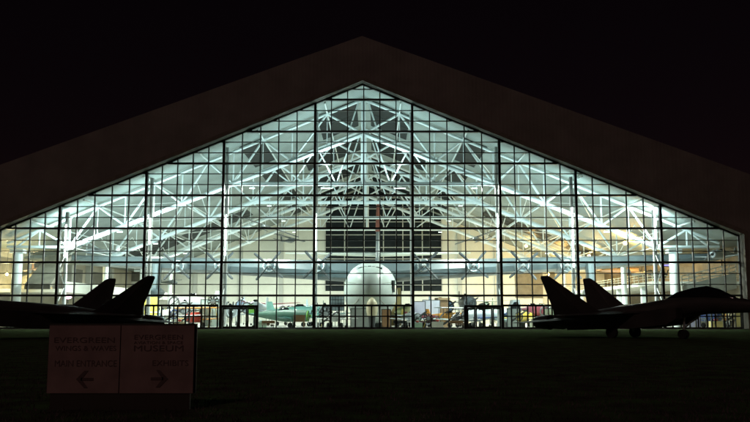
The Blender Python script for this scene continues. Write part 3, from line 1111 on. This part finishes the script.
hanging_glider(262, 228, 128, 0.3, -0.32, 'dark glider hung steeply banked under the roof over the left wing', DK, 11)
hanging_glider(289, 241, 134, 0.5, -0.2, 'small dark ultralight hung close above the innermost left engines', DK, 5)
hanging_glider(478, 240, 130, -0.4, 0.3, 'dark ultralight hung banked over the right wing engines', DK, 7)
hanging_glider(45, 270, 116, 0.9, 0.25, 'pinkish cream glider hung before the dark gallery openings', (0.75, 0.5, 0.4), 6)
hanging_glider(98, 252, 120, -0.7, -0.15, 'grey glider hung between the left truss end and the wing', GREY, 7)
hanging_glider(170, 283, 150, 0.8, 0.05, 'small dark glider hung low before the cream back wall', DK, 4)
small_plane('hanging_plane', at(623, 272, 132), 1.2, 'brown monoplane hung in the amber light above the right jet', BROWN, (0.5, 0.3, 0.1), L=7, span=8, gear=False, base=0, group=HG)
small_plane('hanging_plane', at(650, 275, 126), 1.0, 'dark monoplane hung beside the stout white column', DK, BROWN, L=6, span=7, gear=False, base=0, group=HG)
small_plane('hanging_plane', at(722, 255, 112), -0.9, 'silver monoplane hung in the low corner over the right jet canopy', SILV, SILV, L=6.5, span=7, gear=False, base=0, group=HG)

# ------------------------------------------------------------------ display stands, panels and furniture on the floor
def panel(px, Y, w, h, col, label, name='display_board', rz=0.0, z0=0.15, edge=DK):
    e = empty(name, (fx(px, Y), Y, 0.02), rz, label, 'display panel')
    m = MB()
    m.box((0, 0, z0 + h / 2), (w, 0.1, h))
    m.build('board', paint(col, 0.6), e)
    m = MB()
    for s in (-1, 1):
        m.box((s * (w / 2 + 0.05), 0, (z0 + h) / 2), (0.09, 0.14, z0 + h))
        m.box((s * (w / 2 + 0.05), 0, 0.04), (0.16, 0.8, 0.08))
    m.box((0, 0, z0 + h + 0.04), (w + 0.2, 0.14, 0.08))
    m.build('frame', paint(edge, 0.6), e)
    return e


panel(419, 113, 1.5, 3.2, (0.55, 0.55, 0.68), 'tall lilac display panel, the nearer to the flying boat bow')
panel(431, 114, 2.2, 3.4, (0.62, 0.64, 0.74), 'wide pale lilac display panel beside the brown tower')
panel(396, 118, 1.3, 5.2, (0.72, 0.52, 0.22), 'tall yellow lit display panel touching the flying boat hull outline')
panel(214, 109.5, 3.0, 3.4, (0.55, 0.7, 0.68), 'pale teal display panel behind the round engine')
panel(151, 112, 2.0, 3.8, (0.72, 0.6, 0.1), 'bright yellow display panel at the tip of the left jet fin')
panel(513, 106, 1.6, 2.2, (0.6, 0.68, 0.66), 'pale grey display panel past the second entrance')
panel(552, 106, 2.2, 2.2, (0.6, 0.66, 0.5), 'pale green display panel just behind the right jet fin')
panel(690, 106, 1.8, 2.3, (0.5, 0.5, 0.75), 'pale violet display panel below the right jet nose gear')
panel(742, 107, 2.2, 3.2, (0.7, 0.6, 0.25), 'yellowish display panel at the last bay of the glass')
panel(361, 105.2, 2.4, 2.2, (0.5, 0.56, 0.55), 'grey display panel under the flying boat bow')
panel(386, 105.2, 1.0, 2.1, (0.5, 0.3, 0.16), 'narrow rust brown display panel under the flying boat bow')
# gridded dark rack
e = empty('grid_rack', (fx(337, 118), 118, 0.02), 0, 'dark gridded rack standing left of the flying boat bow', 'rack')
m = MB()
m.box((0, 0.1, 3.2), (2.1, 0.06, 2.0))
m.build('backboard', paint((0.3, 0.33, 0.32)), e)
m = MB()
for i in range(6):
    m.box((-1.0 + i * 0.4, 0, 2.2), (0.07, 0.1, 4.2))
for i in range(5):
    m.box((0, -0.01, 2.25 + i * 0.5), (2.1, 0.1, 0.07))
m.build('grid', M['dark'], e)
# brown tower
e = empty('display_tower', (fx(442, 115), 115, 0.02), 0.2, 'square brown wooden tower between the lilac panels and the orange biplane', 'tower')
m = MB()
m.box((0, 0, 1.8), (1.3, 1.3, 3.6))
m.build('shaft', paint(BROWN, 0.6), e)
m = MB()
m.box((0, 0, 3.75), (1.7, 1.7, 0.3))
m.box((0, 0, 0.15), (1.6, 1.6, 0.3))
m.build('cap', paint((0.3, 0.2, 0.1), 0.6), e)
# tan cone under the bow
e = empty('display_cone', (fx(372, 103.6), 103.6, 0.02), 0, 'tan capsule shaped display cone in front of the flying boat bow', 'display')
m = MB()
m.loft([oval((0, 0, 0), 0.01, 0.01, 4)] and [[(r_ * math.cos(2 * PI * i / 18), r_ * math.sin(2 * PI * i / 18), z) for i in range(18)] for r_, z in ((0.55, 1.5), (0.68, 2.0), (0.72, 2.6), (0.6, 3.1), (0.36, 3.5), (0.1, 3.7))])
m.build('cone', paint((0.74, 0.66, 0.45)), e, smooth=True)
m = MB()
m.tube((0, 0, 0), (0, 0, 1.5), 0.35, 0.45, n=12)
m.box((0, 0, 0.08), (1.2, 1.2, 0.16))
m.build('stand', M['dark'], e)


def engine(px, Y, label, z=2.6, r=0.55):
    e = empty('radial_engine', (fx(px, Y), Y, 0.02), 0, label, 'engine', 'radial engines on stands')
    m = MB()
    m.tube((0, -0.25, z), (0, 0.25, z), r * 0.45, n=14)
    m.tube((0, -0.55, z), (0, -0.25, z), r * 0.14, n=8)
    m.build('crankcase', M['chrome'], e, smooth=True)
    for i in range(9):
        t = 2 * PI * i / 9
        c_ = MB()
        dv = Vector((math.cos(t), 0, math.sin(t)))
        c0 = Vector((0, 0, z))
        c_.tube(c0 + dv * r * 0.4, c0 + dv * r * 1.05, r * 0.16, n=8)
        for k in range(4):
            c_.tube(c0 + dv * r * (0.5 + 0.13 * k), c0 + dv * r * (0.54 + 0.13 * k), r * 0.21, n=8)
        c_.build('cylinder', M['dark'], e)
    m = MB()
    m.torus((0, 0.12, z), r * 1.12, 0.05, 'Y')
    m.build('exhaust_ring', M['blade_metal'], e, smooth=True)
    m = MB()
    for s in (-1, 1):
        m.tube((s * 0.6, 0.3, 0), (s * 0.2, 0.25, z), 0.05, n=6)
        m.tube((s * 0.6, -0.5, 0.05), (s * 0.6, 0.5, 0.05), 0.05, n=6)
    m.build('stand', paint(YEL), e)


engine(214, 108.5, 'round radial engine on a high stand before the pale teal panel', 3.3, 0.62)
engine(326, 107.2, 'dark radial engine low on a stand left of the flying boat bow', 1.7, 0.75)
engine(428, 105, 'round radial engine low on a stand before the lilac panels', 1.2, 0.5)

# upright piano like brown cabinet, and benches
e = empty('brown_cabinet', (fx(300, 103.8), 103.8, 0.02), 0.05, 'dark brown cabinet on short legs close behind the glass', 'cabinet')
m = MB()
m.box((0, 0, 1.15), (1.35, 0.6, 0.75))
m.box((0, -0.03, 1.56), (1.5, 0.7, 0.07))
m.build('body', paint(BROWN), e)
for sx in (-1, 1):
    for sy in (-1, 1):
        m = MB()
        m.tube((sx * 0.55, sy * 0.22, 0), (sx * 0.55, sy * 0.22, 0.78), 0.04, 0.06, n=8)
        m.build('leg', paint(BROWN), e)


def bench(px, Y, label, rz=0.0, col=BROWN):
    e = empty('bench', (fx(px, Y), Y, 0.02), rz, label, 'bench', 'benches along the glass')
    m = MB()
    m.box((0, 0, 0.45), (1.6, 0.42, 0.07))
    m.build('seat', paint(col), e)
    m = MB()
    m.box((0, 0.22, 0.75), (1.6, 0.05, 0.35))
    m.build('backrest', paint(col), e)
    for s in (-1, 1):
        m = MB()
        m.box((s * 0.65, 0, 0.21), (0.06, 0.4, 0.42))
        m.build('leg', M['dark'], e)


bench(269, 103.2, 'dark bench close behind the glass beside the first entrance')
bench(400, 103.3, 'dark bench close behind the glass between the bow and the silver racer', col=DK)
bench(456, 103.4, 'brown bench close behind the glass just short of the second entrance')


def case(px, Y, w, h, col, label):
    e = empty('display_case', (fx(px, Y), Y, 0.02), 0, label, 'display case', 'display cases on the hall floor')
    m = MB()
    m.box((0, 0, h * 0.28), (w, 0.8, h * 0.56))
    m.build('plinth', paint(col, 0.6), e)
    m = MB()
    m.box((0, 0, h * 0.78), (w * 0.96, 0.76, h * 0.44))
    m.build('glass_box', M['glass'], e)
    m = MB()
    m.ball((0, 0, h * 0.68), h * 0.1, sc=(1.8, 1, 1))
    m.tube((0, 0, h * 0.56), (0, 0, h * 0.62), 0.06, n=6)
    m.build('model', paint(RED if px % 2 else SILV), e, smooth=True)


case(181, 104.2, 1.4, 1.4, (0.6, 0.5, 0.3), 'tan display case behind the bars near the red biplane')
case(262, 105.2, 1.3, 1.3, (0.35, 0.5, 0.4), 'green grey display case just right of the first entrance')
case(417, 103.8, 1.2, 1.2, (0.3, 0.42, 0.3), 'mossy green display case under the lilac panels')
case(437, 104.6, 1.4, 1.4, (0.6, 0.58, 0.5), 'cream display case at the foot of the brown tower')
case(535, 104.2, 1.4, 1.4, (0.5, 0.52, 0.4), 'olive display case by the right jet tailplane')
case(713, 104.0, 1.4, 1.5, (0.6, 0.5, 0.2), 'amber display case below the right jet nose')

# grey wedge shaped cabin by the second entrance
e = empty('cockpit_section', (fx(514, 112), 112, 0.02), 0, 'grey wedge shaped cockpit section past the second entrance', 'aircraft part')
m = MB()
m.prism([(-1.1, 0, 0.9), (1.1, 0, 0.9), (0.65, 0, 3.6), (-0.2, 0, 3.6)], (0, 2.4, 0))
m.build('shell', paint(GREY), e)
m = MB()
m.prism([(-0.62, -0.02, 2.3), (0.6, -0.02, 2.3), (0.42, -0.02, 3.3), (-0.1, -0.02, 3.3)], (0, -0.05, 0))
m.build('window', M['jet_glass'], e)
m = MB()
m.box((0, 1.2, 0.45), (2.6, 2.6, 0.9))
m.build('plinth', M['dark'], e)

# ------------------------------------------------------------------ the two fighter jets on the lawn
def fighter(loc, flip, label, stretch=1.0, hump=1.0):
    """Local +X is the nose. flip=-1 builds it nose to -X."""
    e = empty('fighter_jet', loc, 0, label, 'fighter jet')
    a = R(45)
    hx, hy = math.cos(a) * flip, -math.sin(a)
    lx, ly = math.sin(a) * flip, math.cos(a)      # lateral, + = away from the camera

    def W(x, y, z):
        if x > 1.0:
            x = 1.0 + (x - 1.0) * stretch
        return (hx * x + lx * y, hy * x + ly * y, z)

    def ring(x, cz, rx, rz, n=20, power=2.2):
        return [W(x, dx, z) for (_, dx, z) in oval((0, 0, cz), rx, rz, n, power, axis='X')]

    m = MB()
    hp = hump
    top = lambda base, extra: base + extra * hp
    prof = [  # x, bottom, top, half width
        (-5.6, 0.85, 1.25, 1.3), (-4.5, 0.62, 1.5, 1.6), (-2.5, 0.55, 1.82, 1.75), (0, 0.62, 2.2, 1.6), (2.2, 0.78, 2.42, 1.35), (4.0, 1.1, top(2.55, 0.12), 1.0),
        (5.4, 1.45, top(2.6, 0.2), 0.8), (7.0, 1.62, top(2.62, 0.2), 0.72), (9.0, 1.68, 2.66, 0.62), (10.6, 1.72, 2.50, 0.5), (12.0, 1.8, 2.28, 0.3), (13.2, 1.92, 2.06, 0.06)]
    m.loft([ring(x, (b + t) / 2, w, (t - b) / 2, 22, 2.6) for x, b, t, w in prof])
    body = m.build('fuselage', M['jet'], e, smooth=True)
    m = MB()
    m.loft([ring(x, z, w, hh, 16) for x, z, w, hh in ((3.6, 2.55, 0.1, 0.08), (4.7, 2.72, 0.42, 0.32 * hp + 0.06), (5.9, 2.8, 0.52, 0.52 * hp + 0.04), (7.0, 2.8, 0.52, 0.64 * hp + 0.02), (8.0, 2.74, 0.46, 0.44 * hp + 0.04), (9.0, 2.6, 0.3, 0.16), (9.5, 2.5, 0.08, 0.05))])
    m.build('canopy', M['jet_glass'], e, smooth=True)
    for s in (-1, 1):
        m = MB()                                     # air intake box
        m.loft([[W(x, s * (c_ - w), b), W(x, s * (c_ + w), b), W(x, s * (c_ + w), t), W(x, s * (c_ - w), t)] for x, c_, w, b, t in ((-3.5, 0.9, 0.62, 0.5, 1.3), (1.5, 1.15, 0.52, 0.66, 1.7), (4.6, 1.25, 0.44, 0.95, 2.0), (5.4, 1.25, 0.42, 1.35, 2.02))])
        m.build('air_intake', M['jet'], e)
        m = MB()                                     # nozzle
        n0 = lambda x, r_: [W(x, s * 0.85 + r_ * math.cos(2 * PI * i / 16), 1.05 + r_ * math.sin(2 * PI * i / 16)) for i in range(16)]
        m.loft([n0(-5.3, 0.56), n0(-6.1, 0.5), n0(-6.6, 0.38), n0(-6.1, 0.3)], cap=True)
        m.build('exhaust_nozzle', M['jet_dark'], e, smooth=True)
        m = MB()                                     # wing
        m.loft([[W(2.6, s * 1.2, 1.72), W(0.5, s * 1.2, 1.85), W(-3.2, s * 1.2, 1.62), W(0.5, s * 1.2, 1.62)], [W(-1.2, s * 5.6, 1.52), W(-1.9, s * 5.6, 1.57), W(-2.9, s * 5.6, 1.5), W(-1.9, s * 5.6, 1.48)]])
        m.build('wing', M['jet'], e)
        m = MB()                                     # leading edge extension
        m.loft([[W(5.6, s * 0.7, 1.98), W(5.2, s * 0.75, 2.04), W(5.2, s * 0.75, 1.92)], [W(2.4, s * 1.75, 1.70), W(0.9, s * 1.75, 1.80), W(0.9, s * 1.75, 1.62)]])
        m.build('strake', M['jet'], e)
        m = MB()                                     # stabilator
        m.loft([[W(-3.6, s * 1.5, 1.22), W(-4.4, s * 1.5, 1.3), W(-6.0, s * 1.5, 1.2), W(-4.4, s * 1.5, 1.14)], [W(-5.3, s * 4.3, 1.02), W(-5.7, s * 4.3, 1.06), W(-6.5, s * 4.3, 1.0), W(-5.7, s * 4.3, 0.98)]])
        m.build('stabilator', M['jet'], e)
        yb, yt = s * 2.2, s * 2.85
        m = MB()                                     # fin: long root, cropped tip leaning aft
        sec = lambda x0, x1, y, z, th: [W(x0, y, z), W(x0 + (x1 - x0) * 0.4, y + th, z), W(x1, y, z), W(x0 + (x1 - x0) * 0.4, y - th, z)]
        m.loft([sec(0.6, -4.1, yb, 1.35, 0.09), sec(-0.7, -4.1, yb + (yt - yb) * 0.25, 2.02, 0.09), sec(-3.85, -4.75, yt, 4.22, 0.05), sec(-4.15, -4.7, yt, 4.36, 0.02)])
        m.build('tail_fin', M['jet'], e)
        # main gear
        m = MB()
        pts = [W(0.1, s * 1.6, 0.42)]
        cx_, cy_, _ = pts[0]
        m.tube((cx_ - lx * 0.13, cy_ - ly * 0.13, 0.40), (cx_ + lx * 0.13, cy_ + ly * 0.13, 0.40), 0.40, n=18)
        g_ = m.build('main_wheel', M['rubber'], e, smooth=True)
        m = MB()
        m.tube(W(0.1, s * 1.42, 0.42), W(0.3, s * 1.1, 1.2), 0.09, n=8)
        m.tube(W(0.1, s * 1.42, 0.5), W(1.0, s * 1.1, 1.1), 0.05, n=6)
        m.build('gear_leg', M['chrome'], g_)
    m = MB()
    w0 = W(5.0, 0, 0.32)
    for o_ in (-0.16, 0.16):
        m.tube((w0[0] + lx * (o_ - 0.06), w0[1] + ly * (o_ - 0.06), 0.31), (w0[0] + lx * (o_ + 0.06), w0[1] + ly * (o_ + 0.06), 0.31), 0.31, n=16)
    nw = m.build('nose_wheel', M['rubber'], e, smooth=True)
    m = MB()
    m.tube(W(5.0, 0, 0.3), W(5.15, 0, 1.7), 0.075, n=8)
    m.tube(W(5.05, 0, 0.7), W(6.6, 0, 1.75), 0.06, n=8)
    m.build('gear_leg', M['chrome'], nw)
    m = MB()
    m.tube(W(13.1, 0, 1.99), W(14.4, 0, 2.0), 0.03, 0.012, n=6)
    m.build('pitot_probe', M['jet_dark'], e)
    return e


JR = at(622, 320, 60)
fighter((JR.x, 60, 0), 1, 'dark twin finned fighter jet with a canopy hump, on the lawn without the sign', stretch=0.86)
JL = at(72, 320, 60)
fighter((JL.x, 60, 0), -1, 'dark twin finned fighter jet with a flat back standing behind the pale sign', stretch=1.7, hump=0.35)

# ------------------------------------------------------------------ direction sign on the lawn
YS = 14.0
sl0, sl1 = at(49, 360, YS).x, at(194, 360, YS).x
zt_, zb_ = at(120, 325.5, YS).z, at(120, 393, YS).z
SW = sl1 - sl0
SH = zt_ - zb_
SG = empty('direction_sign', ((sl0 + sl1) / 2, YS, 0), 0, 'low wide pale sign with two panels of black lettering and arrows on the dark lawn', 'sign')
xm = (at(120.5, 360, YS).x - (sl0 + sl1) / 2)
for (a, b) in ((-SW / 2, xm - 0.008), (xm + 0.008, SW / 2)):
    m = MB()
    m.span((a, -0.035, zb_), (b, 0.035, zt_))
    m.build('sign_panel', M['sign'], SG)
m = MB()
m.span((-SW / 2 + 0.05, -0.02, 0), (SW / 2 - 0.05, 0.06, zb_ - 0.002))
m.build('base', M['sign_post'], SG)
m = MB()
m.span((-SW / 2 - 0.03, 0.036, zb_), (SW / 2 + 0.03, 0.08, zt_ + 0.03))
m.build('back_frame', M['sign_post'], SG)


def lettering(lines, px_c):
    """Words as meshes on the panel face."""
    parts = MB()
    for txt, px0, px1, pyb, pyt in lines:
        cu = bpy.data.curves.new('lettering', 'FONT')
        cu.body = txt
        cu.extrude = 0.0
        ob = bpy.data.objects.new('lettering', cu)
        COL.objects.link(ob)
        bpy.context.view_layer.update()
        me_ = bpy.data.meshes.new_from_object(ob.evaluated_get(bpy.context.evaluated_depsgraph_get()))
        COL.objects.unlink(ob)
        bpy.data.objects.remove(ob)
        xs = [v.co.x for v in me_.vertices]
        ys = [v.co.y for v in me_.vertices]
        a, b = at(px0, pyb, YS), at(px1, pyt, YS)
        ox = (sl0 + sl1) / 2
        vs = []
        for v in me_.vertices:
            u = (v.co.x - min(xs)) / (max(xs) - min(xs))
            t = (v.co.y - min(ys)) / (max(ys) - min(ys))
            vs.append((a.x + (b.x - a.x) * u - ox, -0.041, a.z + (b.z - a.z) * t))
        parts.add(vs, [tuple(p_.vertices) for p_ in me_.polygons])
        bpy.data.meshes.remove(me_)
    return parts


def arrow(parts, pxc, pyc, size, d):
    q_ = at(pxc, pyc, YS)
    s_ = size * YS / F_PX
    ox = q_.x - (sl0 + sl1) / 2
    P_ = lambda u, v: (ox + d * u * s_, -0.042, q_.z + v * s_)
    parts.add([P_(-1, -0.16), P_(0.45, -0.16), P_(0.45, 0.16), P_(-1, 0.16)], [(0, 1, 2, 3)])
    for sg in (1, -1):
        parts.add([P_(1.0, 0), P_(0.05, sg * 0.98), P_(-0.4, sg * 0.98), P_(0.35, 0)], [(0, 1, 2, 3)])


L1 = lettering([('EVERGREEN', 55, 115.5, 342.6, 337.2), ('WINGS & WAVES', 56, 117, 350.5, 345.6), ('MAIN ENTRANCE', 55.5, 117.5, 366.3, 360.0)], 85)
arrow(L1, 85.5, 379, 8.5, -1)
L1.build('lettering', M['sign_ink'], SG)
L2 = lettering([('EVERGREEN', 135, 183.5, 339.3, 334.6), ('AVIATION & SPACE', 134.5, 183.5, 343.8, 341.0), ('MUSEUM', 134.5, 184, 351.0, 345.2), ('EXHIBITS', 153, 189, 365.5, 360.0)], 160)
arrow(L2, 160, 378.5, 8.5, 1)
L2.build('lettering', M['sign_ink'], SG)

# ------------------------------------------------------------------ night sky and the faint warm light from the town behind the camera
W_ = bpy.data.worlds.new('World')
S.world = W_
W_.use_nodes = True
nt = W_.node_tree
bg = nt.nodes['Background']
sky = nt.nodes.new('ShaderNodeTexSky')
sky.sky_type = 'NISHITA'
sky.sun_disc = False
EL, AZ = R(38), R(200)                        # light comes from behind the camera
sky.sun_elevation = EL
sky.sun_rotation = AZ
hs = nt.nodes.new('ShaderNodeMixRGB')
hs.blend_type = 'MULTIPLY'
hs.inputs[0].default_value = 1.0
hs.inputs[2].default_value = (1.25, 0.42, 0.42, 1)
nt.links.new(sky.outputs[0], hs.inputs[1])
nt.links.new(hs.outputs[0], bg.inputs['Color'])
bg.inputs['Strength'].default_value = 0.00085
sd = bpy.data.lights.new('town_glow', 'SUN')
sd.energy = 0.16
sd.angle = R(4)
sd.color = (1.0, 0.64, 0.55)
so = bpy.data.objects.new('town_glow', sd)
COL.objects.link(so)
dirv = Vector((math.sin(AZ) * math.cos(EL), math.cos(AZ) * math.cos(EL), math.sin(EL)))
so.rotation_euler = (-dirv).to_track_quat('-Z', 'Y').to_euler()

# ------------------------------------------------------------------ render settings
S.render.engine = 'CYCLES'
S.view_settings.view_transform = 'Standard'
S.view_settings.look = 'None'
S.view_settings.exposure = 0
S.view_settings.gamma = 1
S.view_settings.use_curve_mapping = False
cy = S.cycles
cy.use_denoising = True
cy.denoiser = 'OPENIMAGEDENOISE'
cy.max_bounces = 8
cy.transparent_max_bounces = 12
cy.sample_clamp_indirect = 4
cy.use_light_tree = True
